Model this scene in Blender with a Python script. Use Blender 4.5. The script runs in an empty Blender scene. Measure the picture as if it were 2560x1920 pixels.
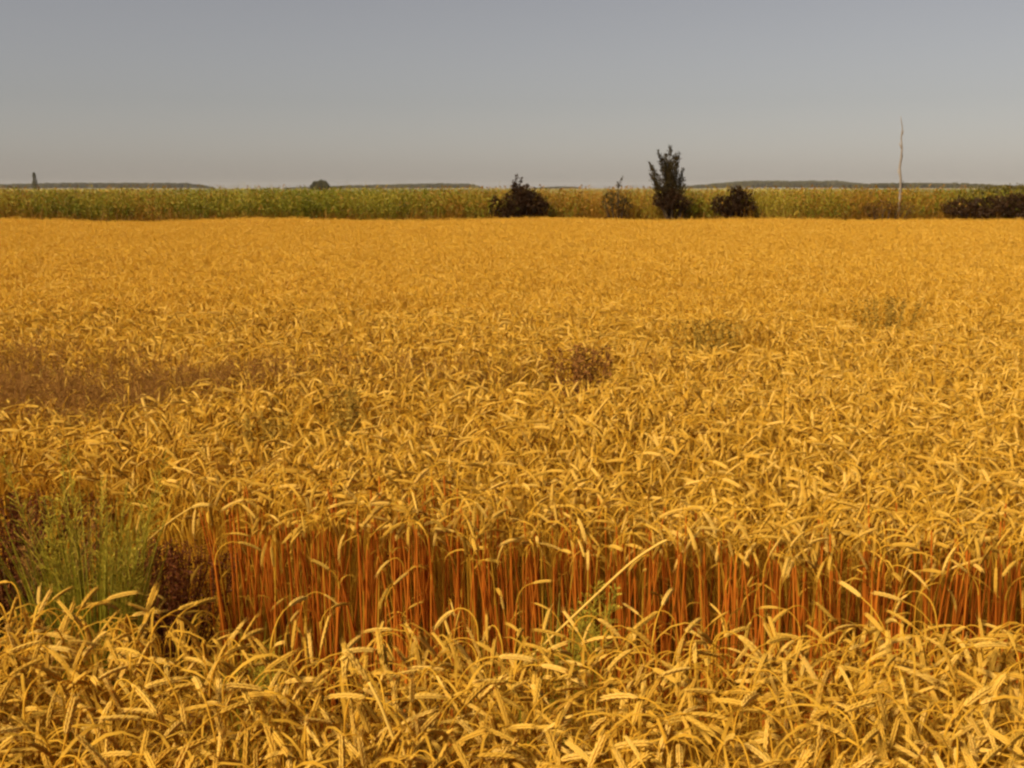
import bpy, math, random
import numpy as np
from mathutils import Vector, Matrix, noise as mnoise

R = math.radians
random.seed(7)
rng = np.random.default_rng(7)
scene = bpy.context.scene
col = scene.collection

# ------------------------------------------------------------------ camera
F_PX, CAM_Z, HORIZON = 2700.0, 1.7, 470.0
PITCH = math.atan((960 - HORIZON) / F_PX)
cam_d = bpy.data.cameras.new("camera")
cam_d.sensor_width = 36.0
cam_d.lens = 36.0 * F_PX / 2560.0
cam_d.clip_end = 20000.0
cam_d.clip_start = 0.05
cam = bpy.data.objects.new("camera", cam_d)
col.objects.link(cam)
cam.location = (0, 0, CAM_Z)
cam.rotation_euler = (R(90) - PITCH, 0, 0)
scene.camera = cam

# ------------------------------------------------------------------ world, sun, exposure
SUN_EL, SUN_AZ = 42.0, -128.0          # azimuth: degrees to the right of straight ahead (+Y)
world = bpy.data.worlds.new("World")
scene.world = world
world.use_nodes = True
wn, wl = world.node_tree.nodes, world.node_tree.links
wn.clear()
sky = wn.new("ShaderNodeTexSky")
sky.sky_type = 'NISHITA'
sky.sun_disc = False
sky.sun_elevation = R(SUN_EL)
sky.sun_rotation = R(SUN_AZ)
sky.air_density = 1.0
sky.dust_density = 0.72
sky.ozone_density = 1.0
hsv = wn.new("ShaderNodeHueSaturation")
hsv.inputs["Saturation"].default_value = 0.42
tint = wn.new("ShaderNodeMix")
tint.data_type = 'RGBA'
tint.blend_type = 'MULTIPLY'
tint.inputs["Factor"].default_value = 1.0
tint.inputs["B"].default_value = (0.80, 0.735, 0.71, 1)
bg = wn.new("ShaderNodeBackground")
bg.inputs["Strength"].default_value = 0.05
wo = wn.new("ShaderNodeOutputWorld")
wl.new(sky.outputs[0], hsv.inputs["Color"])
wl.new(hsv.outputs[0], tint.inputs["A"])
wl.new(tint.outputs["Result"], bg.inputs["Color"])
wl.new(bg.outputs[0], wo.inputs["Surface"])

sun_d = bpy.data.lights.new("sun", 'SUN')
sun_d.energy = 5.0
sun_d.angle = R(16.0)
sun_d.color = (1.0, 0.88, 0.70)
sun = bpy.data.objects.new("sun", sun_d)
col.objects.link(sun)
sdir = Vector((math.sin(R(SUN_AZ)) * math.cos(R(SUN_EL)), math.cos(R(SUN_AZ)) * math.cos(R(SUN_EL)), math.sin(R(SUN_EL))))
sun.rotation_euler = sdir.to_track_quat('Z', 'Y').to_euler()

vs = scene.view_settings
vs.view_transform = 'Standard'
vs.look = 'None'
vs.exposure = 0.8
vs.gamma = 1.0
vs.use_curve_mapping = False
scene.render.engine = 'CYCLES'
scene.cycles.use_denoising = True
scene.cycles.denoiser = 'OPENIMAGEDENOISE'
scene.cycles.use_adaptive_sampling = True
scene.cycles.adaptive_threshold = 0.03
scene.cycles.filter_width = 2.5
scene.cycles.max_bounces = 8
scene.cycles.diffuse_bounces = 6
scene.cycles.transmission_bounces = 5
scene.cycles.transparent_max_bounces = 4
scene.cycles.caustics_reflective = False
scene.cycles.caustics_refractive = False

# ------------------------------------------------------------------ helpers: pixels to directions
FW = Vector((0, math.cos(PITCH), -math.sin(PITCH)))
UP = Vector((0, math.sin(PITCH), math.cos(PITCH)))
def ray(px, py):
    return FW + Vector((1, 0, 0)) * ((px - 1280) / F_PX) + UP * ((960 - py) / F_PX)
def at_z(px, py, z):
    d = ray(px, py)
    t = (z - CAM_Z) / d.z
    return Vector((0, 0, CAM_Z)) + d * t
def at_y(px, py, y):
    d = ray(px, py)
    return Vector((0, 0, CAM_Z)) + d * (y / d.y)
def to_px(x, y, z):
    rx, ry, rz = x, y, z - CAM_Z
    dep = ry * FW.y + rz * FW.z
    return 1280 + F_PX * rx / dep, 960 - F_PX * (ry * UP.y + rz * UP.z) / dep

# ------------------------------------------------------------------ materials
MATS = {}
def mat(name, c1, c2, translucent=0.0, rough=0.6, spec=0.25, scale=30.0, per_object=0.6, c3=None, big=0.0):
    m = bpy.data.materials.new(name)
    m.use_nodes = True
    n, l = m.node_tree.nodes, m.node_tree.links
    n.clear()
    out = n.new("ShaderNodeOutputMaterial")
    info = n.new("ShaderNodeObjectInfo")
    geo = n.new("ShaderNodeNewGeometry")
    ns = n.new("ShaderNodeTexNoise")
    ns.inputs["Scale"].default_value = scale
    ns.inputs["Detail"].default_value = 3.0
    l.new(geo.outputs["Position"], ns.inputs["Vector"])
    mx = n.new("ShaderNodeMath"); mx.operation = 'MULTIPLY'
    mx.inputs[1].default_value = per_object
    l.new(info.outputs["Random"], mx.inputs[0])
    m2 = n.new("ShaderNodeMath"); m2.operation = 'MULTIPLY_ADD'
    m2.inputs[1].default_value = 1.6 * (1 - per_object)
    l.new(ns.outputs["Fac"], m2.inputs[0])
    l.new(mx.outputs[0], m2.inputs[2])
    m3 = n.new("ShaderNodeMath"); m3.operation = 'SUBTRACT'
    m3.inputs[1].default_value = 0.3 * (1 - per_object)
    m3.use_clamp = True
    l.new(m2.outputs[0], m3.inputs[0])
    cr = n.new("ShaderNodeValToRGB")
    cr.color_ramp.elements[0].color = (*c1, 1)
    cr.color_ramp.elements[1].color = (*c2, 1)
    if c3:
        e = cr.color_ramp.elements.new(0.5); e.color = (*c3, 1)
    l.new(m3.outputs[0], cr.inputs[0])
    color = cr.outputs[0]
    p = n.new("ShaderNodeBsdfPrincipled")
    p.inputs["Roughness"].default_value = rough
    p.inputs["Specular IOR Level"].default_value = spec
    l.new(color, p.inputs["Base Color"])
    if translucent > 0:
        t = n.new("ShaderNodeBsdfTranslucent")
        l.new(color, t.inputs["Color"])
        ms = n.new("ShaderNodeMixShader")
        ms.inputs[0].default_value = translucent
        l.new(p.outputs[0], ms.inputs[1]); l.new(t.outputs[0], ms.inputs[2])
        l.new(ms.outputs[0], out.inputs[0])
    else:
        l.new(p.outputs[0], out.inputs[0])
    MATS[name] = m
    return m

M_EAR = mat("wheat_ear", (0.56, 0.295, 0.030), (0.80, 0.53, 0.12), 0.42, 0.7, 0.04, 60, 0.7, (0.68, 0.405, 0.055))
M_STEM = mat("wheat_stem", (0.54, 0.26, 0.018), (0.70, 0.40, 0.034), 0.40, 0.6, 0.05, 40)
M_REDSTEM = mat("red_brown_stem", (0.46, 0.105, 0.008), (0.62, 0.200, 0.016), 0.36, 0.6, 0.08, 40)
M_LEAF = mat("wheat_leaf", (0.50, 0.260, 0.022), (0.66, 0.375, 0.040), 0.5, 0.7, 0.04, 40)
M_STRAW = mat("dry_straw", (0.52, 0.29, 0.04), (0.68, 0.42, 0.08), 0.2, 0.6, 0.08, 40)
M_GREEN_SHADE = mat("gap_shade_grass", (0.040, 0.028, 0.004), (0.10, 0.066, 0.009), 0.3, 0.55, 0.2, 30)  # grass coloured dark to stand in for shade at the left of the gap
M_GREEN = mat("green_grass", (0.15, 0.130, 0.006), (0.40, 0.315, 0.022), 0.35, 0.55, 0.2, 30)
M_PANICLE = mat("grass_panicle", (0.34, 0.25, 0.018), (0.46, 0.34, 0.034), 0.3, 0.7, 0.1, 30)
M_REDGRASS = mat("red_brown_grass", (0.22, 0.095, 0.018), (0.38, 0.175, 0.034), 0.3, 0.7, 0.1, 30)
M_WEED_G = mat("verge_green", (0.085, 0.090, 0.004), (0.22, 0.19, 0.011), 0.3, 0.6, 0.15, 1.2, 0.5)
M_WEED_Y = mat("verge_yellow", (0.23, 0.172, 0.012), (0.34, 0.25, 0.026), 0.3, 0.6, 0.15, 1.2, 0.5)
M_WEED_B = mat("verge_brown", (0.19, 0.088, 0.006), (0.32, 0.155, 0.015), 0.25, 0.6, 0.15, 1.2, 0.5)
M_BUSH_D = mat("bush_dark", (0.014, 0.006, 0.002), (0.050, 0.022, 0.006), 0.12, 0.6, 0.1, 3, 0.3)
M_BUSH_G = mat("bush_green", (0.060, 0.048, 0.006), (0.13, 0.095, 0.014), 0.2, 0.6, 0.1, 3, 0.3)
M_BUSH_B = mat("bush_brown", (0.07, 0.032, 0.008), (0.14, 0.065, 0.014), 0.2, 0.6, 0.1, 3, 0.3)
M_TREE = mat("tree_leaf", (0.026, 0.018, 0.004), (0.070, 0.046, 0.011), 0.2, 0.6, 0.1, 3, 0.3)
M_BARK = mat("bark", (0.035, 0.022, 0.012), (0.07, 0.045, 0.025), 0, 0.9, 0.1, 20, 0.3)
M_PALE = mat("pale_bark", (0.13, 0.10, 0.07), (0.27, 0.215, 0.155), 0, 0.8, 0.2, 9, 0.2)
M_WOOD = mat("far_foliage", (0.055, 0.048, 0.016), (0.12, 0.10, 0.034), 0.15, 0.7, 0.05, 0.06, 0.5)
M_SOIL = mat("soil", (0.12, 0.045, 0.012), (0.21, 0.09, 0.025), 0, 0.95, 0.1, 3.0, 0.0)
M_PLAIN = mat("plain_grass", (0.14, 0.11, 0.016), (0.22, 0.165, 0.03), 0, 0.9, 0.1, 0.02, 0.0)
M_FIELD_Y = mat("far_field_yellow", (0.22, 0.165, 0.02), (0.30, 0.22, 0.035), 0, 0.9, 0.1, 0.03, 0.0)
M_FIELD_G = mat("far_field_green", (0.09, 0.09, 0.012), (0.14, 0.13, 0.02), 0, 0.9, 0.1, 0.03, 0.0)

# ------------------------------------------------------------------ mesh helpers
class MB:
    def __init__(self):
        self.v, self.f, self.m = [], [], []
    def add(self, vs, fs, mi=0):
        o = len(self.v)
        self.v.extend(vs)
        self.f.extend([tuple(i + o for i in f) for f in fs])
        self.m.extend([mi] * len(fs))
    def tube(self, pts, rad, sides=5, mi=0, cap=True):
        pts = [Vector(p) for p in pts]
        n = len(pts)
        if not hasattr(rad, '__len__'):
            rad = [rad] * n
        t0 = (pts[1] - pts[0]).normalized()
        ref = t0.orthogonal().normalized()
        vs, fs = [], []
        for i, p in enumerate(pts):
            a = pts[max(i - 1, 0)]; b = pts[min(i + 1, n - 1)]
            t = (b - a).normalized()
            ref = (ref - t * ref.dot(t)).normalized()
            bi = t.cross(ref)
            for k in range(sides):
                an = 2 * math.pi * k / sides
                vs.append(p + (ref * math.cos(an) + bi * math.sin(an)) * rad[i])
        for i in range(n - 1):
            for k in range(sides):
                k2 = (k + 1) % sides
                fs.append((i * sides + k, i * sides + k2, (i + 1) * sides + k2, (i + 1) * sides + k))
        if cap:
            fs.append(tuple(range(sides - 1, -1, -1)))
            fs.append(tuple((n - 1) * sides + k for k in range(sides)))
        self.add(vs, fs, mi)
    def ribbon(self, pts, widths, side, mi=0, twist=0.0):
        vs, fs = [], []
        n = len(pts)
        for i, p in enumerate(pts):
            p = Vector(p)
            a = Vector(pts[max(i - 1, 0)]); b = Vector(pts[min(i + 1, n - 1)])
            t = (b - a).normalized()
            s = Matrix.Rotation(twist * i / max(n - 1, 1), 3, t) @ Vector(side)
            s = (s - t * s.dot(t)).normalized()
            vs += [p - s * widths[i] * 0.5, p + s * widths[i] * 0.5]
        for i in range(n - 1):
            fs.append((2 * i, 2 * i + 1, 2 * i + 3, 2 * i + 2))
        self.add(vs, fs, mi)
    def leaf(self, p, d, length, width, mi=0):
        d = d.normalized()
        s = d.cross(Vector((random.gauss(0, 1), random.gauss(0, 1), random.gauss(0, 1)))).normalized()
        u = d.cross(s) * length * 0.12
        self.add([p, p + d * length * 0.45 + s * width * 0.5 + u, p + d * length, p + d * length * 0.45 - s * width * 0.5 + u],
                 [(0, 1, 2, 3)], mi)
    def mesh(self, name, mats, smooth=True):
        me = bpy.data.meshes.new(name)
        me.from_pydata([tuple(x) for x in self.v], [], self.f)
        for m in (mats if isinstance(mats, (list, tuple)) else [mats]):
            me.materials.append(m)
        me.polygons.foreach_set("material_index", self.m)
        if smooth:
            me.polygons.foreach_set("use_smooth", [True] * len(self.f))
        me.update()
        return me
    def build(self, name, mats, parent=None, loc=None, smooth=True):
        o = bpy.data.objects.new(name, self.mesh(name, mats, smooth))
        col.objects.link(o)
        if loc is not None:
            o.location = loc
        if parent is not None:
            o.parent = parent
        return o

def thing(name, label, cat, loc, group=None):
    o = bpy.data.objects.new(name, None)
    col.objects.link(o)
    o.empty_display_size = 0.1
    o.location = loc
    o["label"] = label; o["category"] = cat
    if group:
        o["group"] = group
    return o
def tag(o, label, cat=None, kind=None, group=None):
    o["label"] = label
    if cat: o["category"] = cat
    if kind: o["kind"] = kind
    if group: o["group"] = group
    return o

# scatter: points with rotation, scale and variant, instanced by geometry nodes (only for uncountable stuff)
def scatter(name, pts, rots, scls, idxs, protos, label, cat):
    c = bpy.data.collections.new(name + "_sources")
    for i, me in enumerate(protos):
        o = bpy.data.objects.new("%s_source_%02d" % (name, i), me)
        c.objects.link(o)
    me = bpy.data.meshes.new(name)
    n = len(pts)
    me.vertices.add(n)
    me.vertices.foreach_set("co", np.asarray(pts, dtype=np.float32).ravel())
    a = me.attributes.new("rot", 'FLOAT_VECTOR', 'POINT'); a.data.foreach_set("vector", np.asarray(rots, dtype=np.float32).ravel())
    a = me.attributes.new("scl", 'FLOAT_VECTOR', 'POINT'); a.data.foreach_set("vector", np.asarray(scls, dtype=np.float32).ravel())
    a = me.attributes.new("idx", 'INT', 'POINT'); a.data.foreach_set("value", np.asarray(idxs, dtype=np.int32))
    me.update()
    o = bpy.data.objects.new(name, me)
    col.objects.link(o)
    ng = bpy.data.node_groups.new(name + "_scatter", 'GeometryNodeTree')
    ng.interface.new_socket("Geometry", in_out='INPUT', socket_type='NodeSocketGeometry')
    ng.interface.new_socket("Geometry", in_out='OUTPUT', socket_type='NodeSocketGeometry')
    N, L = ng.nodes, ng.links
    gi, go = N.new("NodeGroupInput"), N.new("NodeGroupOutput")
    ci = N.new("GeometryNodeCollectionInfo")
    ci.inputs["Collection"].default_value = c
    ci.inputs["Separate Children"].default_value = True
    ci.inputs["Reset Children"].default_value = True
    ip = N.new("GeometryNodeInstanceOnPoints")
    ip.inputs["Pick Instance"].default_value = True
    def named(nm, tp):
        x = N.new("GeometryNodeInputNamedAttribute"); x.data_type = tp
        x.inputs["Name"].default_value = nm
        return [s for s in x.outputs if s.enabled and s.name == "Attribute"][0]
    L.new(gi.outputs[0], ip.inputs["Points"])
    L.new(ci.outputs[0], ip.inputs["Instance"])
    L.new(named("idx", 'INT'), ip.inputs["Instance Index"])
    L.new(named("rot", 'FLOAT_VECTOR'), ip.inputs["Rotation"])
    L.new(named("scl", 'FLOAT_VECTOR'), ip.inputs["Scale"])
    L.new(ip.outputs[0], go.inputs[0])
    md = o.modifiers.new("scatter", 'NODES')
    md.node_group = ng
    return tag(o, label, cat, 'stuff')

def lean_rots(n, az, lx, ly):
    """euler angles for azimuth az then a lean towards world (lx, ly) radians"""
    tx, ty = -ly, lx                     # rotation about x tips towards -y, about y tips towards +x
    ca, sa = np.cos(-az), np.sin(-az)
    return np.stack([tx * ca - ty * sa, tx * sa + ty * ca, az], axis=1)

# ------------------------------------------------------------------ ground, far fields
def grid_sheet(name, xs, ys, zf, m, label):
    b = MB()
    for y in ys:
        for x in xs:
            b.v.append((x, y, zf(x, y)))
    nx = len(xs)
    for j in range(len(ys) - 1):
        for i in range(nx - 1):
            b.f.append((j * nx + i, j * nx + i + 1, (j + 1) * nx + i + 1, (j + 1) * nx + i)); b.m.append(0)
    o = b.build(name, m)
    o["kind"] = 'structure'; o["label"] = label
    return o

grid_sheet("ground", [-4000, -2000, -1000, -300, -100, -30, 0, 30, 100, 300, 1000, 2000, 4000],
           [-400, -60, 0, 33, 60, 200, 600, 2000, 4000], lambda x, y: 0.0, M_PLAIN, "flat dry grass plain reaching to the horizon")
def edge_y(x):          # far edge of the wheat
    return 32.0 + 0.25 * math.sin(x * 0.23 + 1.0) + 0.15 * math.sin(x * 0.71)
def soil_z(x, y):
    return 0.012 + 0.01 * mnoise.noise(Vector((x * 1.5, y * 1.5, 0)))
grid_sheet("soil", list(np.linspace(-24, 24, 49)), list(np.linspace(-1.5, 33.0, 47)), soil_z, M_SOIL, "brown soil under the ripe wheat")

def far_field(name, x0, x1, y0, y1, z, m, label):
    """a distant field from pixel column x0 to x1, laid between distances y0 and y1"""
    xs = []
    b = MB()
    n = 10
    vs, fs = [], []
    for j, y in enumerate((y0, (y0 + y1) / 2, y1)):
        for i in range(n + 1):
            px = x0 + (x1 - x0) * i / n
            vs.append(((px - 1280) / F_PX * y, y * (1 + 0.03 * math.sin(i * 1.7 + j)), z))
    for j in range(2):
        for i in range(n):
            a = j * (n + 1) + i
            fs.append((a, a + 1, a + n + 2, a + n + 1))
    b.add(vs, fs)
    o = b.build(name, m); o["kind"] = 'structure'; o["label"] = label
far_field("meadow", 1780, 2130, 430, 1500, 0.12, M_FIELD_Y, "bright yellow field in front of the far wood")
far_field("meadow", -200, 420, 420, 1600, 0.12, M_FIELD_Y, "pale yellow field below the far wood")
far_field("meadow", 420, 1230, 420, 1500, 0.16, M_FIELD_G, "green field behind the weedy strip")
far_field("meadow", 2130, 2800, 420, 1300, 0.16, M_FIELD_G, "dull green field behind the dark hedge")

# ------------------------------------------------------------------ wheat prototypes
def stalk_curve(h, ear_ang, base_lean, neck, ear_len, wig):
    """planar bending stalk: returns stem points, ear points (polyline in xz with a little y)"""
    pts = [Vector((0, 0, 0))]
    s_total = h
    n = 12
    ang = base_lean
    ds = (s_total - neck) / 5
    for i in range(5):
        a = base_lean * (0.4 + 0.25 * i)
        pts.append(pts[-1] + Vector((math.sin(a), wig * math.sin(i * 1.3), math.cos(a))) * ds)
        ang = a
    nn = 6
    for i in range(nn):
        f = (i + 1) / nn
        a = ang + (ear_ang * 0.92 - ang) * (f ** 1.4)
        pts.append(pts[-1] + Vector((math.sin(a), wig * 0.5, math.cos(a))) * (neck / nn))
    ear = [pts[-1].copy()]
    ne = 8
    for i in range(ne):
        a = ear_ang * 0.92 + (ear_ang * 0.22) * (i / ne)
        ear.append(ear[-1] + Vector((math.sin(a), 0, math.cos(a))) * (ear_len / ne))
    return pts, ear

def sample(poly, f):
    n = len(poly) - 1
    x = min(max(f, 0), 0.9999) * n
    i = int(x)
    return poly[i].lerp(poly[i + 1], x - i), (poly[i + 1] - poly[i]).normalized()

def add_ear_hi(b, ear, w=1.0, mi=0, splay=0.28):
    b.tube(ear, [0.0022] * len(ear), 4, mi)
    nodes = 11
    L = sum((ear[i + 1] - ear[i]).length for i in range(len(ear) - 1))
    spin = random.uniform(0, 3.14)
    for k in range(nodes):
        f = (k + 0.3) / nodes
        p, t = sample(ear, f)
        base = t.orthogonal().normalized()
        size = w * (0.75 + 0.5 * math.sin(math.pi * (0.12 + 0.8 * f)))
        for q in range(4):
            an = spin + q * math.pi / 2 + (0.15 if k % 2 else -0.15)
            s = Matrix.Rotation(an, 3, t) @ base
            flat = 0.85 if q % 2 == (0) else 0.5
            d = (t + s * splay * flat).normalized()
            c = p + s * 0.0020 * size * flat
            ln = L / nodes * 2.0
            rr = 0.0018 * size
            pts = [c, c + d * ln * 0.35, c + d * ln * 0.72, c + d * ln]
            b.tube(pts, [rr * 0.45, rr, rr * 0.8, rr * 0.1], 5, mi, cap=False)
    p, t = sample(ear, 0.99)
    for q in range(4):
        d = (t + Vector((random.gauss(0, .25), random.gauss(0, .25), random.gauss(0, .25)))).normalized()
        b.tube([p, p + d * random.uniform(.012, .024)], [0.0008, 0.0002], 3, mi, cap=False)

def add_ear_lo(b, ear, w=1.0, mi=0, sides=5):
    n = 9
    pts, rad = [], []
    for i in range(n):
        f = i / (n - 1)
        p, t = sample(ear, f)
        pts.append(p)
        r = 0.0036 * w * (math.sin(math.pi * min(0.94, 0.10 + 0.84 * f)) ** 0.6)
        rad.append(r * (1.12 if i % 2 else 0.82))
    b.tube(pts, rad, sides, mi)

def add_leaf(b, stem, f, length, width, mi, az, up=0.6, droop=2.6):
    p, t = sample(stem, f)
    d = Vector((math.cos(az), math.sin(az), 0))
    pts, ws = [p], [width * 0.6]
    n = 6
    a = up
    for i in range(n):
        pts.append(pts[-1] + (d * math.sin(a) + Vector((0, 0, 1)) * math.cos(a)) * length / n)
        a += droop / n * random.uniform(0.5, 1.5)
        ws.append(width * (1.0 - ((i + 1) / n) ** 2 * 0.9))
    b.ribbon(pts, ws, Vector((-d.y, d.x, 0)), mi, random.uniform(-2.0, 2.0))

WHEAT_H = 0.80
VARS = []      # (ear angle deg, stem length, base lean, neck, ear length)
for k in range(14):
    ang = [14, 32, 50, 64, 80, 93, 107, 119, 131, 143, 156, 24, 72, 40][k]
    # longer stems for hooked ears, so that all tops reach the same canopy height
    VARS.append((ang, WHEAT_H - 0.075 * math.cos(R(min(ang, 90))) + 0.025 * (ang > 100) + random.uniform(-0.03, 0.03), random.uniform(0.02, 0.12),
                 random.uniform(0.07, 0.15), random.uniform(0.050, 0.072)))
near_parts, proto = [], []
for (ang, h, bl, neck, el) in VARS:
    st, er = stalk_curve(h, R(ang), bl, neck, el, random.uniform(-0.03, 0.03))
    bs = MB(); bs.tube(st, [0.0021] * 4 + [0.0018] * 4 + [0.0014] * (len(st) - 8), 5)
    be = MB(); add_ear_hi(be, er, random.uniform(0.9, 1.12), 0, 0.42)
    bl_ = []
    for q in range(2):
        x = MB(); add_leaf(x, st, [0.52, 0.34][q] + random.uniform(-.05, .05), random.uniform(0.14, 0.22), random.uniform(0.0045, 0.007), 0, random.uniform(0, 6.28))
        bl_.append(x.mesh("leaf", M_LEAF))
    near_parts.append((bs.mesh("stem", M_STEM), be.mesh("ear", M_EAR), bl_))
    b = MB()
    b.tube(st, [0.0021] * 4 + [0.0018] * 4 + [0.0014] * (len(st) - 8), 4, 0, cap=False)
    add_ear_hi(b, er, random.uniform(0.9, 1.12), 1)
    for q in range(2):
        add_leaf(b, st, random.uniform(0.25, 0.6), random.uniform(0.12, 0.20), random.uniform(0.004, 0.0065), 2, random.uniform(0, 6.28))
    proto.append(b.mesh("wheat_near_%d" % len(proto), [M_STEM, M_EAR, M_LEAF]))
N_NEAR = len(proto)
# tufts for the farther field: 5 simpler stalks each
for k in range(10):
    b = MB()
    for q in range(6):
        ang, h, bl, neck, el = random.choice(VARS)
        st, er = stalk_curve(h * random.uniform(0.94, 1.05), R(ang), bl, neck, el, 0)
        rot = Matrix.Rotation(random.uniform(0, 6.28), 3, 'Z')
        off = Vector((random.uniform(-.055, .055), random.uniform(-.055, .055), 0))
        st = [rot @ p + off for p in st]; er = [rot @ p + off for p in er]
        b.tube(st, 0.0018, 3, 0, cap=False)
        add_ear_lo(b, er, random.uniform(0.95, 1.15), 1)
        add_leaf(b, st, random.uniform(0.4, 0.65), random.uniform(0.12, 0.18), 0.006, 2, random.uniform(0, 6.28))
    proto.append(b.mesh("wheat_tuft_%d" % k, [M_STEM, M_EAR, M_LEAF]))

# bare red-brown stalks for the open side of the stand, leaves fallen
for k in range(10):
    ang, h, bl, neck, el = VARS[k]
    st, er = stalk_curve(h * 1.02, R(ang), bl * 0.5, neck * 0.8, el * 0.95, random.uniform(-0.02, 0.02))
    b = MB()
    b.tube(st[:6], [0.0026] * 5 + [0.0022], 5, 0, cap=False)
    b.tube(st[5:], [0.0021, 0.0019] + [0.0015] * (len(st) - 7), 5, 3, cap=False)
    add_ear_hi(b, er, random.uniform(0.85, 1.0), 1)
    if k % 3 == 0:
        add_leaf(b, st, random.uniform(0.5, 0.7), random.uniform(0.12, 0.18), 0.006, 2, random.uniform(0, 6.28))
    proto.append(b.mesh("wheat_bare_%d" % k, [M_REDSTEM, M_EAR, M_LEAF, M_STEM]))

# ------------------------------------------------------------------ wheat layout
TOP = 0.80
def edge_fn(pts):
    w = sorted([(at_z(px, py, TOP).x, at_z(px, py, TOP).y) for px, py in pts])
    xs = np.array([p[0] for p in w]); ys = np.array([p[1] for p in w])
    return lambda x: np.interp(x, xs, ys)
gap_front = edge_fn([(-300, 1480), (0, 1490), (300, 1505), (520, 1550), (800, 1575), (1100, 1545), (1400, 1558), (1800, 1540), (2200, 1530), (2560, 1520), (2900, 1520)])
gap_rear = edge_fn([(-300, 1100), (0, 1110), (150, 1150), (300, 1180), (460, 1200), (560, 1255), (900, 1290), (1300, 1312), (1700, 1305), (2100, 1350), (2560, 1365), (2900, 1365)])

def n2(x, y, s, seed):
    """cheap smooth noise by a sum of sines, about -1..1"""
    r = np.random.default_rng(seed)
    v = 0
    for _ in range(6):
        a = r.uniform(0, 6.28); f = s * r.uniform(0.6, 1.7)
        v = v + np.sin((x * math.cos(a) + y * math.sin(a)) * f + r.uniform(0, 6.28))
    return v / 3.2

# thin or beaten-down spots in the stand: pixel centre, half width and half depth in metres, strength
DIPS = [(1435, 915, 0.26, 0.35, 0.6), (1790, 832, 0.45, 0.5, 0.75), (2225, 775, 0.35, 0.6, 0.6), (885, 1030, 0.16, 0.2, 0.85),
        (665, 1075, 0.16, 0.16, 0.8), (1330, 955, 0.25, 0.2, 0.6), (2300, 880, 0.2, 0.3, 0.4), (980, 760, 0.5, 0.5, 0.35)]
DIPW = [(at_z(px, py, TOP), rx, ry, s) for px, py, rx, ry, s in DIPS]
def dip(x, y):
    v = np.zeros_like(x)
    for c, rx, ry, s in DIPW:
        v = np.maximum(v, s * np.exp(-(((x - c.x) / rx) ** 2 + ((y - c.y) / ry) ** 2) ** 1.5))
    return v
BR = at_z(130, 985, 0.72)           # brown grass patch in the stand, left
def brown(x, y):
    d = ((x - BR.x) / 1.0) ** 2 + ((y - BR.y) / 0.55) ** 2
    return np.exp(-d ** 2)

def canopy(x, y):
    h = 1.0 + 0.035 * n2(x, y, 1.1, 3) + 0.02 * n2(x, y, 3.5, 4) + 0.022 * n2(x * 0.12, y, 1.3, 5) + rng.normal(0, 0.035, x.shape)
    h = h * (1 - 0.45 * dip(x, y)) * (1 - 0.07 * brown(x, y))
    return h

def in_field(x, y):
    f, r = gap_front(x), gap_rear(x)
    j = 0.05 * n2(x, y, 9.0, 11)
    gap = (y > f + j * 0.6) & (y < r + j)
    return (~gap) & (y < 32.0 + 0.25 * np.sin(x * 0.23 + 1.0) + 0.15 * np.sin(x * 0.71) + rng.normal(0, .05, x.shape))

def stratified(x0, x1, y0, y1, dens):
    s = 1 / math.sqrt(dens)
    gx, gy = np.meshgrid(np.arange(x0, x1, s), np.arange(y0, y1, s))
    return (gx + rng.uniform(0, s * 1.3, gx.shape)).ravel(), (gy + rng.uniform(0, s * 1.3, gy.shape)).ravel()

X, Y, I = [], [], []
# near band, single stalks
x, y = stratified(-6.5, 6.5, 0.95, 8.0, 850)
k = (np.abs(x) < 0.52 * y + 1.6) & in_field(x, y)
x, y = x[k], y[k]
k = rng.uniform(0, 1, x.shape) > 0.75 * dip(x, y)
x, y = x[k], y[k]
xf, yf = stratified(-3.2, 3.2, 0.95, 2.7, 330)       # the front strip stands thicker
k = (np.abs(xf) < 0.52 * yf + 1.6) & in_field(xf, yf) & (yf < gap_front(xf) + 0.1)
x, y = np.concatenate([x, xf[k]]), np.concatenate([y, yf[k]])
xs_, ys_ = stratified(-3.6, 3.6, 2.2, 4.4, 95)       # short stray stalks on the open side of the stand
k = (ys_ > gap_rear(xs_) - 0.32) & (ys_ < gap_rear(xs_)) & (xs_ > at_z(520, 1300, TOP).x)
STRAY = len(x)
x, y = np.concatenate([x, xs_[k]]), np.concatenate([y, ys_[k]])
STRAY = (STRAY, len(x))
i = rng.integers(0, N_NEAR, x.shape)
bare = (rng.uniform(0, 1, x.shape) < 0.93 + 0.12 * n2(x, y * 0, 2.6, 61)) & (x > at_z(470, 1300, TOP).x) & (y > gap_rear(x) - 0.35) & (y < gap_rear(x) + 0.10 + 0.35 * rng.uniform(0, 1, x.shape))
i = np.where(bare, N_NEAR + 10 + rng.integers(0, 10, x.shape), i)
# far band, tufts
x2, y2 = stratified(-21, 21, 7.9, 32.6, 125)
k = (np.abs(x2) < 0.52 * y2 + 2.2) & in_field(x2, y2)
x2, y2 = x2[k], y2[k]
k = rng.uniform(0, 1, x2.shape) > 0.75 * dip(x2, y2)
x2, y2 = x2[k], y2[k]
i2 = N_NEAR + rng.integers(0, 10, x2.shape)
AX, AY, AI = np.concatenate([x, x2]), np.concatenate([y, y2]), np.concatenate([i, i2])
n = len(AX)
AZ = rng.uniform(0, 2 * math.pi, n)
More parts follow.
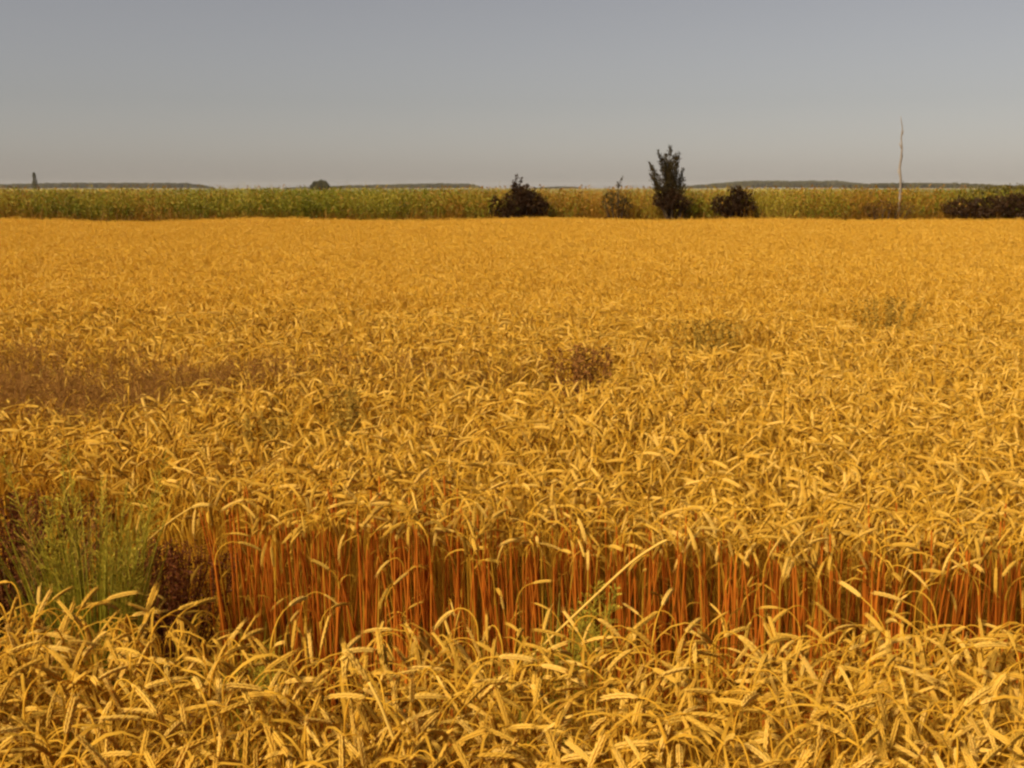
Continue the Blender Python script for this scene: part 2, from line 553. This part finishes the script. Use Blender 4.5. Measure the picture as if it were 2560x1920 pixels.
# many stalks bend over the same way: to the left and towards the viewer
LX = rng.normal(-0.05, 0.075, n) + 0.04 * n2(AX, AY, 0.8, 21)
LY = rng.normal(-0.02, 0.075, n) + 0.04 * n2(AX, AY, 0.8, 22)
edge_lean = np.exp(-np.clip(AY - gap_rear(AX), 0, 9) / 0.10) * (AY > gap_rear(AX) - 0.1)
LX *= 1 - 0.4 * edge_lean; LY *= 1 - 0.6 * edge_lean; LY += 0.04 * edge_lean
ROT = lean_rots(n, AZ, LX, LY)
SC = canopy(AX, AY)
SC[STRAY[0]:STRAY[1]] *= rng.uniform(0.70, 0.97, STRAY[1] - STRAY[0])
SZ = np.stack([np.full(n, 1.0), np.full(n, 1.0), np.ones(n)], axis=1) * SC[:, None]
PZ = np.full(n, 0.0)

# the 300 stalks that show largest: nearest ones whose ears stand in the picture
pxx, pyy = to_px(AX + LX * 0.8, AY + LY * 0.8, 0.78 * SC)
cand = np.where((pyy < 1905) & (pxx > 10) & (pxx < 2550) & (AI < N_NEAR) & (AY < gap_front(AX) + 0.1))[0]
cand = cand[np.argsort(AY[cand])][:300]
mask = np.ones(n, bool); mask[cand] = False
scatter("wheat", np.stack([AX, AY, PZ], 1)[mask], ROT[mask], SZ[mask], AI[mask], proto,
        "dense stand of ripe golden wheat filling the field", "wheat")
KIND = {0: ("ripe wheat stalk in the front strip carrying its ear upright", "front wheat stalks with upright ears"),
        1: ("ripe wheat stalk in the front strip with its ear tipped sideways", "front wheat stalks with ears tipped sideways"),
        2: ("ripe wheat stalk in the front strip with its ear hooked downwards", "front wheat stalks with hooked ears")}
for c in cand:
    ang = VARS[AI[c]][0]
    lab, grp = KIND[0 if ang < 50 else (1 if ang < 105 else 2)]
    t = thing("wheat_stalk", lab, "wheat", (AX[c], AY[c], 0), grp)
    t.rotation_euler = tuple(ROT[c]); t.scale = tuple(SZ[c])
    ms, me_, ml = near_parts[AI[c]]
    for nm, d in (("stem", ms), ("ear", me_), ("leaf", ml[0]), ("leaf", ml[1])):
        o = bpy.data.objects.new(nm, d); col.objects.link(o); o.parent = t

# ------------------------------------------------------------------ single stalks that stand out
def smooth_poly(pts, n=6):
    out = []
    P = [pts[0] * 2 - pts[1]] + pts + [pts[-1] * 2 - pts[-2]]
    for i in range(1, len(P) - 2):
        for k in range(n):
            t = k / n
            a, b, c, d = P[i - 1], P[i], P[i + 1], P[i + 2]
            out.append(0.5 * ((2 * b) + (c - a) * t + (2 * a - 5 * b + 4 * c - d) * t * t + (3 * b - a - 3 * c + d) * t ** 3))
    out.append(P[-2])
    return out
def single_stalk(label, stem_px, ear_px, ys, yr, r, foot, ear_w=1.15):
    pts = [at_y(px, py, ys + (yr - ys) * i / max(1, len(stem_px) - 1)) for i, (px, py) in enumerate(stem_px)]
    if foot is None:                     # a straight straw: run its lower end on down to the soil
        d = (pts[1] - pts[0]).normalized()
        foot = pts[0] + d * (-pts[0].z / d.z)
    base = Vector(foot)
    t = thing("wheat_stalk", label, "wheat", base)
    poly = smooth_poly([base] + pts)
    b = MB(); b.tube([p - base for p in poly], [r] * len(poly), 6); b.build("stem", M_STRAW, t)
    if ear_px:
        e = [pts[-1]] + [at_y(px, py, yr) for px, py in ear_px]
        e = smooth_poly(e, 5)
        b = MB(); add_ear_hi(b, [p - base for p in e], ear_w); b.build("ear", M_STRAW, t)
p = at_y(1040, 1960, 1.72)
single_stalk("long pale wheat stalk in the front strip with its ear folded back in a kink",
             [(1030, 1960), (985, 1850), (950, 1760), (922, 1705)], [(900, 1672), (876, 1640), (866, 1652), (862, 1680)], 1.66, 1.70, 0.0030, (p.x + 0.12, p.y - 0.06, 0), 1.45)
single_stalk("broken pale straw leaning across the red-brown stems beside the green tuft",
             [(1440, 1535), (1500, 1478), (1580, 1405), (1640, 1364), (1668, 1350)], None, 2.62, 2.62, 0.0034, None)
single_stalk("pale straw leaning out of the tall green grass clump",
             [(290, 1430), (350, 1370), (420, 1308), (480, 1268)], [(500, 1262), (520, 1262)], 2.85, 2.85, 0.0028, None)
single_stalk("pale straw bent low in the dark gap below the green grass clump",
             [(320, 1500), (350, 1488), (395, 1488)], [(410, 1500), (402, 1515)], 2.75, 2.7, 0.002, (at_y(320, 1500, 2.75).x - 0.1, 2.75, 0), 0.8)

# ------------------------------------------------------------------ grass in and near the gap
def grass_clump(name, label, px, py_base_z, y, height, spread, nblade, npan, mb, mp):
    base = at_y(px, py_base_z, y); base.z = 0
    t = thing(name, label, "grass", base)
    b = MB()
    for q in range(nblade):
        a = random.uniform(0, 6.28); r0 = random.uniform(0, spread * 0.45)
        p = Vector((math.cos(a) * r0, math.sin(a) * r0, 0))
        d = Vector((math.cos(a), math.sin(a), 0))
        L = height * random.uniform(0.55, 1.0)
        pts, ws = [p], [0.006]
        an = random.uniform(0.0, 0.13)
        dr = random.uniform(0.05, 0.8)
        m = 6
        for i in range(m):
            pts.append(pts[-1] + (d * math.sin(an) + Vector((0, 0, math.cos(an)))) * L / m)
            an += dr / m * (i / m + 0.3)
            ws.append(random.uniform(0.005, 0.009) * (1 - ((i + 1) / m) ** 2 * 0.9))
        b.ribbon(pts, ws, Vector((-d.y, d.x, 0)), 0, random.uniform(-1.5, 1.5))
    o = b.build("blades", mb, t); o["kind"] = 'stuff'
    for q in range(npan):
        a = random.uniform(0, 6.28); r0 = random.uniform(0, spread * 0.35)
        p = Vector((math.cos(a) * r0, math.sin(a) * r0, 0))
        L = height * random.uniform(0.8, 1.12)
        le = random.uniform(0.02, 0.16)
        pts = [p]
        for i in range(6):
            an = le * (0.4 + 0.3 * i)
            pts.append(pts[-1] + Vector((math.cos(a) * math.sin(an), math.sin(a) * math.sin(an), math.cos(an))) * L / 6)
        s = MB(); s.tube(pts, [0.0024, 0.0022, 0.002, 0.0018, 0.0014, 0.001, 0.0006], 4)
        so = s.build("stem", mb, t)
        s = MB()
        for i in range(70):
            f = random.uniform(0.70, 1.0)
            c, tt = sample(pts, f)
            dd = (tt * 1.2 + Vector((random.gauss(0, 1), random.gauss(0, 1), random.gauss(0, .4)))).normalized()
            ln = 0.07 * (1.15 - (f - 0.70) / 0.3) * random.uniform(.4, 1)
            s.tube([c, c + dd * ln], [0.0006, 0.0012], 3, 0, cap=False)
            s.leaf(c + dd * ln, dd, 0.010, 0.004)
        s.build("panicle", mp, so)
    return t
grass_clump("grass_clump", "tall yellow-green grass clump in the dark gap of the wheat", 225, 1460, 2.68, 0.97, 0.16, 340, 13, M_GREEN, M_PANICLE)
grass_clump("grass_clump", "dull green grass clump coloured dark for the gap shade beside the tall yellow-green clump", 70, 1440, 2.8, 0.74, 0.36, 230, 6, M_GREEN_SHADE, M_REDGRASS)
grass_clump("grass_clump", "small grey-green grass tuft among the red-brown stems in the gap", 1375, 1480, 2.66, 0.66, 0.26, 170, 5, M_GREEN, M_PANICLE)
grass_clump("grass_clump", "thin olive grass tuft at the edge of the front wheat strip", 590, 1540, 2.62, 0.60, 0.26, 110, 4, M_GREEN, M_PANICLE)

# red-brown wind grass: haze of fine panicles over the left of the stand
def panicle_proto(h):
    b = MB()
    for q in range(3):
        a = random.uniform(0, 6.28)
        p = Vector((random.uniform(-.05, .05), random.uniform(-.05, .05), 0))
        pts = [p]
        le = random.uniform(0.02, 0.22)
        for i in range(5):
            an = le * (0.4 + 0.3 * i)
            pts.append(pts[-1] + Vector((math.cos(a) * math.sin(an), math.sin(a) * math.sin(an), math.cos(an))) * h / 5)
        b.tube(pts, 0.0009, 3, 0, cap=False)
        for i in range(60):
            f = random.uniform(0.62, 1.0)
            c, tt = sample(pts, f)
            dd = (tt + Vector((random.gauss(0, 1), random.gauss(0, 1), random.gauss(0, .5)))).normalized()
            ln = 0.075 * (1.2 - (f - 0.62) / 0.38) * random.uniform(.4, 1)
            b.tube([c, c + dd * ln], [0.0005, 0.0008], 3, 0, cap=False)
            b.leaf(c + dd * ln, dd, 0.009, 0.0035)
    return b.mesh("panicle_source", M_REDGRASS)
pp = [panicle_proto(0.86) for _ in range(5)]
m = 1300
gx = BR.x - 0.5 + np.abs(rng.normal(0, 1.15, m)) - rng.uniform(0, 0.6, m)
gy = BR.y + 0.1 + rng.normal(0, 1, m) * np.clip(0.55 - 0.24 * (gx - BR.x), 0.08, 0.75) + 0.12 * n2(gx, gx * 0, 2.0, 51)
k = rng.uniform(0, 1, m) < 0.75 + 0.5 * n2(gx, gy, 3.0, 52)
gx, gy = gx[k], gy[k]; m = len(gx)
scatter("wind_grass", np.stack([gx, gy, np.zeros(m)], 1), lean_rots(m, rng.uniform(0, 6.28, m), rng.normal(0, .08, m), rng.normal(0, .08, m)),
        np.ones((m, 3)) * rng.uniform(0.82, 1.04, m)[:, None], rng.integers(0, 5, m), pp, "haze of fine red-brown grass heads over the wheat", "grass")

# dried weeds in hollows of the stand, and dark ones standing in for gap shade
def dry_weed(label, px, py, h, w, nst, zt=0.7, m=None, ls=1.0):
    m = m or M_SHADEWEED
    base = at_z(px, py, zt); base.z = 0
    t = thing("dry_weed", label, "weed", base)
    b = MB(); l = MB()
    for q in range(nst):
        a = random.uniform(0, 6.28); le = random.uniform(0.05, 1) * w / h
        pts = [Vector((0, 0, 0))]
        for i in range(5):
            pts.append(pts[-1] + Vector((math.cos(a) * le, math.sin(a) * le, 1)).normalized() * h / 5 + Vector((random.gauss(0, .012), random.gauss(0, .012), 0)))
        b.tube(pts, [.005, .004, .003, .0025, .002, .001], 4, 0, cap=False)
        for i in range(int(55 / ls)):
            c, tt = sample(pts, random.uniform(0.4 * ls, 1.0))
            l.leaf(c, Vector((random.gauss(0, 1), random.gauss(0, 1), random.gauss(0.3, .7))), random.uniform(.02, .05) * ls, random.uniform(.01, .02) * ls * ls)
    b.build("stems", m, t); l.build("leaves", m, t)
M_SHADEWEED = mat("dry_weed", (0.075, 0.018, 0.004), (0.16, 0.048, 0.010), 0.15, 0.7, 0.1, 20, 0.3)  # very dark weed colour that paints the deep shade in the gap
M_BROWNWEED = mat("brown_weed", (0.11, 0.040, 0.009), (0.26, 0.11, 0.024), 0.2, 0.7, 0.05, 20, 0.3)
M_DULLWEED = mat("dull_weed", (0.26, 0.15, 0.018), (0.42, 0.25, 0.036), 0.3, 0.7, 0.1, 20, 0.3)
dry_weed("dull olive-brown weed in the wheat beyond the dark dried weed", 1775, 835, 0.92, 0.26, 26, 0.84, M_DULLWEED, 0.8)
dry_weed("dull brown weed in the wheat well beyond the other weeds, below the pale bare trunk", 2225, 772, 0.93, 0.26, 24, 0.84, M_DULLWEED, 0.8)
dry_weed("small dull brown weed between the red-brown grass haze and the dark dried weed", 880, 1020, 0.89, 0.10, 16, 0.82, M_DULLWEED, 0.7)
dry_weed("faint dull brown weed between the small dull weed and the green clump", 662, 1068, 0.86, 0.10, 14, 0.82, M_DULLWEED, 0.7)
dry_weed("bushy dark brown dried weed in a hollow of the wheat", 1452, 915, 0.95, 0.22, 36, 0.86, M_BROWNWEED, 0.75)
dry_weed("wide dark brown weed added for the deep shade behind the dull dark green clump", 20, 1275, 0.74, 0.40, 110, 0.7, None, 0.55)  # plant added in the shaded gap; its dark colour paints that shade
dry_weed("dark red weed added for the shade between the tall yellow-green clump and the red-brown stems", 400, 1400, 0.64, 0.24, 80, 0.6, None, 0.55)  # added plant; the reddish shadow beside the clump is put into its colour

# ------------------------------------------------------------------ weedy strip behind the wheat
def reed_proto(h, nb, w, m, droop=1.0, leafy=0):
    b = MB()
    for q in range(nb):
        a = random.uniform(0, 6.28); r0 = random.uniform(0, 0.16)
        p = Vector((math.cos(a) * r0, math.sin(a) * r0, 0))
        d = Vector((math.cos(a), math.sin(a), 0))
        L = h * random.uniform(0.6, 1.0)
        pts, ws = [p], [w]
        an = random.uniform(0, 0.15); dr = random.uniform(0.1, droop)
        for i in range(4):
            pts.append(pts[-1] + (d * math.sin(an) + Vector((0, 0, math.cos(an)))) * L / 4)
            an += dr / 4
            ws.append(w * (1 - ((i + 1) / 4) ** 2 * 0.85))
        b.ribbon(pts, ws, Vector((-d.y, d.x, 0)), 0, random.uniform(-1, 1))
        for i in range(leafy):
            c, tt = sample([Vector(x) for x in pts], random.uniform(0.25, 1))
            b.leaf(c, Vector((random.gauss(0, 1), random.gauss(0, 1), random.gauss(.2, .6))), random.uniform(.045, .09), random.uniform(.02, .036))
    return b.mesh("weed_source", m)
STRIP = [[reed_proto(1.5, 14, 0.014, M_WEED_G, 1.2, 18) for _ in range(4)],
         [reed_proto(1.55, 16, 0.014, M_WEED_Y, 1.6, 9) for _ in range(4)],
         [reed_proto(1.45, 16, 0.014, M_WEED_B, 1.6, 9) for _ in range(4)],
         [reed_proto(0.9, 26, 0.018, M_WEED_B, 1.8, 0) for _ in range(3)]]
# share of green / yellow / brown along the strip, by picture column
SHARE_X = np.array([-400, 0, 130, 250, 420, 560, 720, 900, 1050, 1180, 1300, 1420, 1560, 1680, 1800, 1920, 2080, 2180, 2300, 2420, 2600, 3000])
SHARE_G = np.array([.2, .15, .4, .35, .28, .5, .7, .55, .35, .25, .15, .08, .2, .3, .25, .15, .2, .12, .25, .7, .8, .8])
SHARE_B = np.array([.3, .35, .3, .3, .3, .2, .1, .15, .3, .45, .75, .85, .8, .55, .5, .4, .45, .85, .7, .2, .1, .1])
xs, ys = stratified(-24, 24, 32.5, 39.5, 13)
e = np.array([edge_y(v) for v in xs])
k = (ys > e + 0.35)
xs, ys = xs[k], ys[k]
cpx = 1280 + F_PX * xs / ys
clump = 0.28 * n2(xs, ys, 2.2, 31)
g = np.interp(cpx, SHARE_X, SHARE_G) + clump
bb = np.interp(cpx, SHARE_X, SHARE_B)
u = rng.uniform(0, 1, xs.shape)
typ = np.where(u < g, 0, np.where(u < g + bb, 2, 1))
hgt = rng.uniform(0.84, 1.02, xs.shape) * (1 + 0.02 * n2(xs, ys, 0.6, 33))
hgt *= np.interp(cpx, [-400, 0, 600, 800, 1200, 1350, 1500, 1700, 1900, 2100, 2300, 3000], [1.21, 1.21, 1.20, 1.22, 1.21, 1.17, 1.15, 1.16, 1.19, 1.18, 1.18, 1.20])
NAMES = [("verge_weeds", "leafy green weeds of the strip behind the wheat"),
         ("verge_reeds", "yellow reeds and tall grass of the strip behind the wheat"),
         ("dry_reeds", "dry brown reeds of the strip behind the wheat")]
for tp in range(3):
    q = typ == tp
    c = int(q.sum())
    hgt = np.minimum(hgt * 1.05, 1.27)
    scatter(NAMES[tp][0], np.stack([xs[q], ys[q], np.zeros(c)], 1), lean_rots(c, rng.uniform(0, 6.28, c), rng.normal(0, .07, c), rng.normal(0, .07, c)),
            np.ones((c, 3)) * hgt[q][:, None], rng.integers(0, 4, c), STRIP[tp], NAMES[tp][1], "weeds")
xs, ys = stratified(-24, 24, 31.9, 33.6, 22)
e = np.array([edge_y(v) for v in xs])
k = (ys > e + 0.05) & (ys < e + 1.2)
xs, ys = xs[k], ys[k]; c = len(xs)
scatter("dry_grass", np.stack([xs, ys, np.zeros(c)], 1), lean_rots(c, rng.uniform(0, 6.28, c), rng.normal(0, .1, c), rng.normal(0, .1, c)),
        np.ones((c, 3)) * rng.uniform(1.0, 1.45, c)[:, None], rng.integers(0, 3, c), STRIP[3], "low orange-brown dry grass along the far edge of the wheat", "grass")

# ------------------------------------------------------------------ bushes and trees
def outline_bush(name, label, cat, Yd, lobes, sprigs, leaf, dens, m, foot_px, group=None):
    """lobes: pixel ellipses (cx, cy, rx, ry) at distance Yd, filled with leaves; real depth like the width"""
    s = Yd / F_PX
    base = at_y(foot_px[0], foot_px[1], Yd); base.z = 0
    t = thing(name, label, cat, base, group)
    fol, br = MB(), MB()
    for (cx, cy, rx, ry) in lobes:
        c = at_y(cx, cy, Yd) - base
        RX, RZ = rx * s * 0.89, ry * s
        RY = min(RX, 1.0)
        for q in range(5):
            d = Vector((random.gauss(0, 1), random.gauss(0, 1), abs(random.gauss(0, 1)))).normalized()
            e = c + Vector((d.x * RX * .8, d.y * RY * .8, d.z * RZ * .8))
            mid = e * 0.45 + Vector((random.gauss(0, .05), random.gauss(0, .05), 0.05))
            br.tube([Vector((random.gauss(0, .05), random.gauss(0, .05), 0)), mid, e], [.03, .018, .006], 5)
        n_ = int(dens * RX * RZ * 4)
        for q in range(n_):
            d = Vector((random.gauss(0, 1), random.gauss(0, 1), random.gauss(0, 1))).normalized()
            r = random.uniform(0.25, 1) ** 0.45
            wob = 1 + 0.55 * mnoise.noise(d * 3.1 + c * 3)
            if mnoise.noise(Vector((d.x * RX, d.y * RY, d.z * RZ)) * r * 5 + c) < -0.28 and r > 0.55: continue
            p = c + Vector((d.x * RX, d.y * RY, d.z * RZ)) * r * wob
            if p.z < 0.12: continue
            fol.leaf(p, d + Vector((random.gauss(0, .7), random.gauss(0, .7), random.gauss(.2, .7))), leaf * random.uniform(.6, 1.3), leaf * random.uniform(.35, .6))
    for (x0, y0, x1, y1) in sprigs:
        a, e = at_y(x0, y0, Yd) - base, at_y(x1, y1, Yd) - base
        dy = random.uniform(-.3, .3)
        a.y += dy; e.y += dy
        pts = [a.lerp(e, f) + Vector((random.gauss(0, .015), 0, 0)) for f in (0, .33, .66, 1)]
        br.tube(pts, [.014, .011, .008, .003], 4)
        L = (e - a).length
        for q in range(int(90 * L)):
            f = random.uniform(0.1, 1.0)
            p, tt = sample(pts, f)
            w = 0.055 * (1.1 - f)
            p = p + Vector((random.gauss(0, w), random.gauss(0, w), 0))
            fol.leaf(p, tt + Vector((random.gauss(0, .7), random.gauss(0, .7), random.gauss(0, .4))), leaf * random.uniform(.5, 1.0), leaf * random.uniform(.3, .5))
    br.build("branches", M_BARK, t)
    fol.build("crown", m, t, smooth=False)
    return t

YB = 32.6
outline_bush("bush", "large dark domed bush with thin sprigs on top at the far edge of the wheat", "bush", YB - 0.2,
             [(1300, 510, 44, 34), (1305, 488, 28, 22), (1332, 508, 38, 24), (1355, 520, 26, 16), (1265, 522, 24, 22), (1237, 518, 12, 28), (1285, 532, 44, 20), (1288, 470, 10, 12)],
             [(1288, 470, 1291, 436), (1290, 468, 1282, 452), (1303, 470, 1306, 444), (1316, 476, 1320, 462), (1330, 482, 1334, 470)], 0.085, 2600, M_BUSH_D, (1295, 545))
tree_base = at_y(1674, 540, YB); tree_base.z = 0
def young_tree():
    t = thing("young_tree", "young dark tree with spiky upright branches rising above the hedge", "tree", tree_base)
    tr, fol = MB(), MB()
    tr.tube([Vector((0, 0, 0)), at_y(1673, 500, YB) - tree_base, at_y(1671, 440, YB) - tree_base, at_y(1672, 400, YB) - tree_base], [.055, .045, .03, .008], 7)
    # branch tips (picture column, row) and how wide the leaf sprays are, in metres
    tips = [(1643, 380, .035), (1652, 392, .05), (1667, 386, .045), (1675, 368, .04), (1684, 388, .045), (1695, 383, .035), (1690, 400, .05), (1624, 406, .03),
            (1630, 418, .04), (1627, 436, .04), (1634, 448, .07), (1709, 424, .045), (1704, 434, .06), (1708, 446, .07), (1660, 398, .06), (1680, 394, .06), (1664, 410, .07),
            (1676, 404, .07), (1670, 420, .08), (1650, 450, .09), (1690, 450, .09), (1632, 464, .08), (1708, 464, .08), (1640, 474, .1), (1702, 474, .1), (1655, 468, .1), (1685, 468, .1), (1670, 450, .1)]
    for (px, py, ws_) in tips:
        f0 = random.uniform(0.30, 0.62)
        dy = random.gauss(0, 0.28)
        e = at_y(px, py, YB) - tree_base + Vector((0, dy, 0))
        zt = e.z * random.uniform(0.40, 0.72)
        a = Vector((0.0, dy * 0.1, zt))
        mid = a.lerp(e, 0.5) + Vector(((e.x) * 0.10, 0, -0.03))
        pts = smooth_poly([a, mid, e], 4)
        tr.tube(pts, list(np.linspace(.02, .003, len(pts))), 4)
        L = (e - a).length
        for q in range(int(230 * L)):
            f = random.uniform(0.0, 1.0) ** 0.85
            p, tt = sample(pts, f)
            w = 1.35 * ws_ * (1.05 - f) ** 0.6 + 0.008
            p = p + Vector((random.gauss(0, w), random.gauss(0, w), random.gauss(0, w)))
            fol.leaf(p, tt + Vector((random.gauss(0, .6), random.gauss(0, .6), random.gauss(.1, .4))), random.uniform(.05, .11), random.uniform(.016, .030))
    tr.build("trunk", M_BARK, t); fol.build("crown", M_TREE, t, smooth=False)
young_tree()
outline_bush("bush", "low dark bush around the foot of the young tree", "bush", YB - 0.3,
             [(1672, 500, 38, 24), (1700, 508, 30, 18), (1650, 500, 22, 16), (1700, 525, 12, 16)], [], 0.08, 2500, M_BUSH_D, (1700, 540))
outline_bush("bush", "dark bush with a pointed top standing between the young tree and the bare trunk", "bush", YB - 0.2,
             [(1850, 510, 36, 32), (1842, 490, 22, 22), (1805, 512, 34, 20), (1870, 522, 26, 22), (1825, 520, 40, 22)],
             [(1843, 480, 1844, 464), (1852, 482, 1856, 472)], 0.08, 2500, M_BUSH_D, (1842, 542))
outline_bush("shrub", "slender olive shrub with one tall forked sprig above the dry reeds", "shrub", YB,
             [(1540, 500, 34, 22), (1520, 508, 20, 22), (1560, 515, 24, 22)],
             [(1546, 482, 1544, 455), (1545, 470, 1555, 443), (1545, 472, 1540, 456), (1528, 488, 1530, 474)], 0.07, 1000, M_TREE, (1542, 540))
outline_bush("shrub", "low brown shrub below the tall pale bare trunk", "shrub", YB - 0.3,
             [(2200, 520, 44, 16), (2250, 522, 40, 16), (2180, 525, 26, 14)], [], 0.07, 900, M_BUSH_B, (2215, 542))
outline_bush("hedge", "long dark green hedge bush beyond the tall pale bare trunk", "hedge", YB - 0.35,
             [(2400, 520, 50, 18), (2470, 516, 54, 22), (2545, 512, 54, 24), (2620, 512, 60, 24), (2430, 530, 66, 14), (2560, 528, 80, 16)],
             [(2390, 505, 2388, 490), (2450, 495, 2452, 482)], 0.085, 2600, M_BUSH_D, (2480, 542))
outline_bush("hedge", "olive green bush rising behind the long dark hedge bush", "hedge", YB + 1.2,
             [(2470, 490, 90, 22), (2550, 484, 60, 22), (2640, 486, 70, 24)], [(2545, 475, 2546, 460)], 0.09, 1000, M_BUSH_G, (2540, 542))

# tall thin bare trunk
Yp = YB + 0.4
pb = at_y(2250, 535, Yp); pb.z = 0
t = thing("dead_tree", "tall thin bare pale trunk standing alone above the hedge", "tree", pb)
pp_ = [(2249, 500), (2251, 480), (2252, 450), (2249, 420), (2253, 395), (2255, 370), (2253, 345), (2256, 320), (2253, 300), (2252, 290)]
pts = [Vector((0, 0, 0))] + [at_y(a, b_, Yp) - pb for a, b_ in pp_]
b = MB(); b.tube(pts, [.040, .038, .036, .036, .034, .030, .024, .020, .015, .011, .006], 7); tr = b.build("trunk", M_PALE, t)
for (x0, y0, x1, y1) in [(2251, 482, 2261, 452), (2250, 440, 2245, 424), (2253, 400, 2259, 388), (2254, 372, 2249, 356), (2254, 340, 2259, 326), (2252, 465, 2246, 480)]:
    b = MB(); a0, a1 = at_y(x0, y0, Yp) - pb, at_y(x1, y1, Yp) - pb
    a1.y += random.uniform(-.1, .1)
    b.tube([a0, a0.lerp(a1, .5), a1], [.022, .016, .008], 5); b.build("branch_stub", M_PALE, t)

# ------------------------------------------------------------------ far trees and woods
def crown_mesh(w, h, nleaf, leaf, shape, m):
    b = MB()
    blobs = []
    for q in range(34 if shape == 'cone' else 22):
        if shape == 'cone':
            f = random.uniform(0, 1); rr = (1 - f) * w * 0.30 * random.random()
            a = random.uniform(0, 6.28)
            blobs.append((Vector((math.cos(a) * rr, math.sin(a) * rr, h * (0.12 + 0.82 * f))), w * (0.24 * (1 - f) + 0.06)))
        else:
            a = random.uniform(0, 6.28); q_ = math.sqrt(random.random()); rr = w * 0.36 * q_
            blobs.append((Vector((math.cos(a) * rr, math.sin(a) * rr, h * (0.28 + 0.48 * math.sqrt(1 - q_ * q_) * random.uniform(.7, 1)))), min(w * .5, h) * random.uniform(0.22, 0.34)))
    for q in range(nleaf):
        c, r = random.choice(blobs)
        d = Vector((random.gauss(0, 1), random.gauss(0, 1), random.gauss(0, 1))).normalized()
        p = c + d * r * random.uniform(0.4, 1) ** 0.5
        if p.z < 0.05 * h: continue
        b.leaf(p, d + Vector((random.gauss(0, .6), random.gauss(0, .6), random.gauss(0, .6))), leaf * random.uniform(.6, 1.3), leaf * random.uniform(.4, .7))
    return b.mesh("crown", m, False)
def lone_tree(label, px, Yd, w, h, shape, zb=0.0):
    base = Vector(((px - 1280) / F_PX * Yd, Yd, zb))
    t = thing("lone_tree", label, "tree", base)
    o = bpy.data.objects.new("crown", crown_mesh(w, h, 1800, w * 0.10, shape, M_WOOD)); col.objects.link(o); o.parent = t
    b = MB(); b.tube([Vector((0, 0, 0)), Vector((.1, 0, h * .3)), Vector((0, 0, h * .6))], [w * .05, w * .04, w * .01], 7); b.build("trunk", M_BARK, t)
lone_tree("single dark conical tree on the skyline at the far wood", 107, 600, 5.2, 10.4, 'cone')
lone_tree("single dark rounded tree on the skyline over the green weeds", 808, 520, 9.5, 5.2, 'round')

wood_protos = [crown_mesh(8.5, 10.0, 420, 1.5, 'round', M_WOOD) for _ in range(5)]
def wood(label, x0, x1, Yd, prof, deep, seed):
    """a far wood from column x0 to x1 at distance Yd; prof: [(column, height in pixels above the horizon)]"""
    r = np.random.default_rng(seed)
    width = (x1 - x0) / F_PX * Yd
    nn = int(width * deep / 30)
    px = r.uniform(x0, x1, nn); yy = Yd + r.uniform(0, deep, nn)
    hp = np.interp(px, [a for a, _ in prof], [h_ for _, h_ in prof])
    top = CAM_Z + hp / F_PX * yy
    sc = np.clip(top / 9.6, 0.12, 3) * r.uniform(0.74, 1.08, nn)
    scatter("distant_wood", np.stack([(px - 1280) / F_PX * yy, yy, np.zeros(nn)], 1), np.stack([np.zeros(nn), np.zeros(nn), r.uniform(0, 6.28, nn)], 1),
            np.stack([np.clip(sc, .8, 2), np.clip(sc, .8, 2), sc], 1), r.integers(0, 5, nn), wood_protos, label, "wood")
wood("long low far wood behind the single conical tree", -300, 545, 1700, [(-300, 8), (0, 9), (150, 13), (480, 13), (520, 8), (545, 2)], 90, 41)
wood("low far wood stretching from the rounded tree towards the domed bush", 720, 1205, 1700, [(720, 1), (830, 5), (960, 9), (1100, 12), (1180, 11), (1205, 3)], 90, 42)
wood("small far wood between the domed bush and the forked sprig", 1345, 1450, 1900, [(1345, 1), (1380, 4), (1430, 4), (1450, 0)], 90, 43)
wood("long far wood behind the bright yellow field", 1690, 2160, 1700, [(1690, 4), (1760, 10), (1850, 18), (2080, 18), (2160, 10)], 90, 44)
wood("far wood behind the tall pale bare trunk", 2110, 2800, 1350, [(2110, 9), (2200, 13), (2380, 13), (2480, 8), (2600, 3), (2800, 5)], 90, 45)

# ------------------------------------------------------------------ hazy air
hb = MB()
x0, x1, y0, y1, z0, z1 = -4100, 4100, -500, 4100, -1.0, 20.0
hb.add([(x0, y0, z0), (x1, y0, z0), (x1, y1, z0), (x0, y1, z0), (x0, y0, z1), (x1, y0, z1), (x1, y1, z1), (x0, y1, z1)],
       [(0, 3, 2, 1), (4, 5, 6, 7), (0, 1, 5, 4), (1, 2, 6, 5), (2, 3, 7, 6), (3, 0, 4, 7)])
hm = bpy.data.materials.new("hazy_air"); hm.use_nodes = True
hn = hm.node_tree.nodes; hn.clear()
pv = hn.new("ShaderNodeVolumePrincipled")
pv.inputs["Color"].default_value = (0.92, 0.88, 0.84, 1)
pv.inputs["Density"].default_value = 0.00007
ho = hn.new("ShaderNodeOutputMaterial")
hm.node_tree.links.new(pv.outputs[0], ho.inputs["Volume"])
tag(hb.build("haze", hm, smooth=False), "thin pale haze in the air over the plain", None, 'stuff')
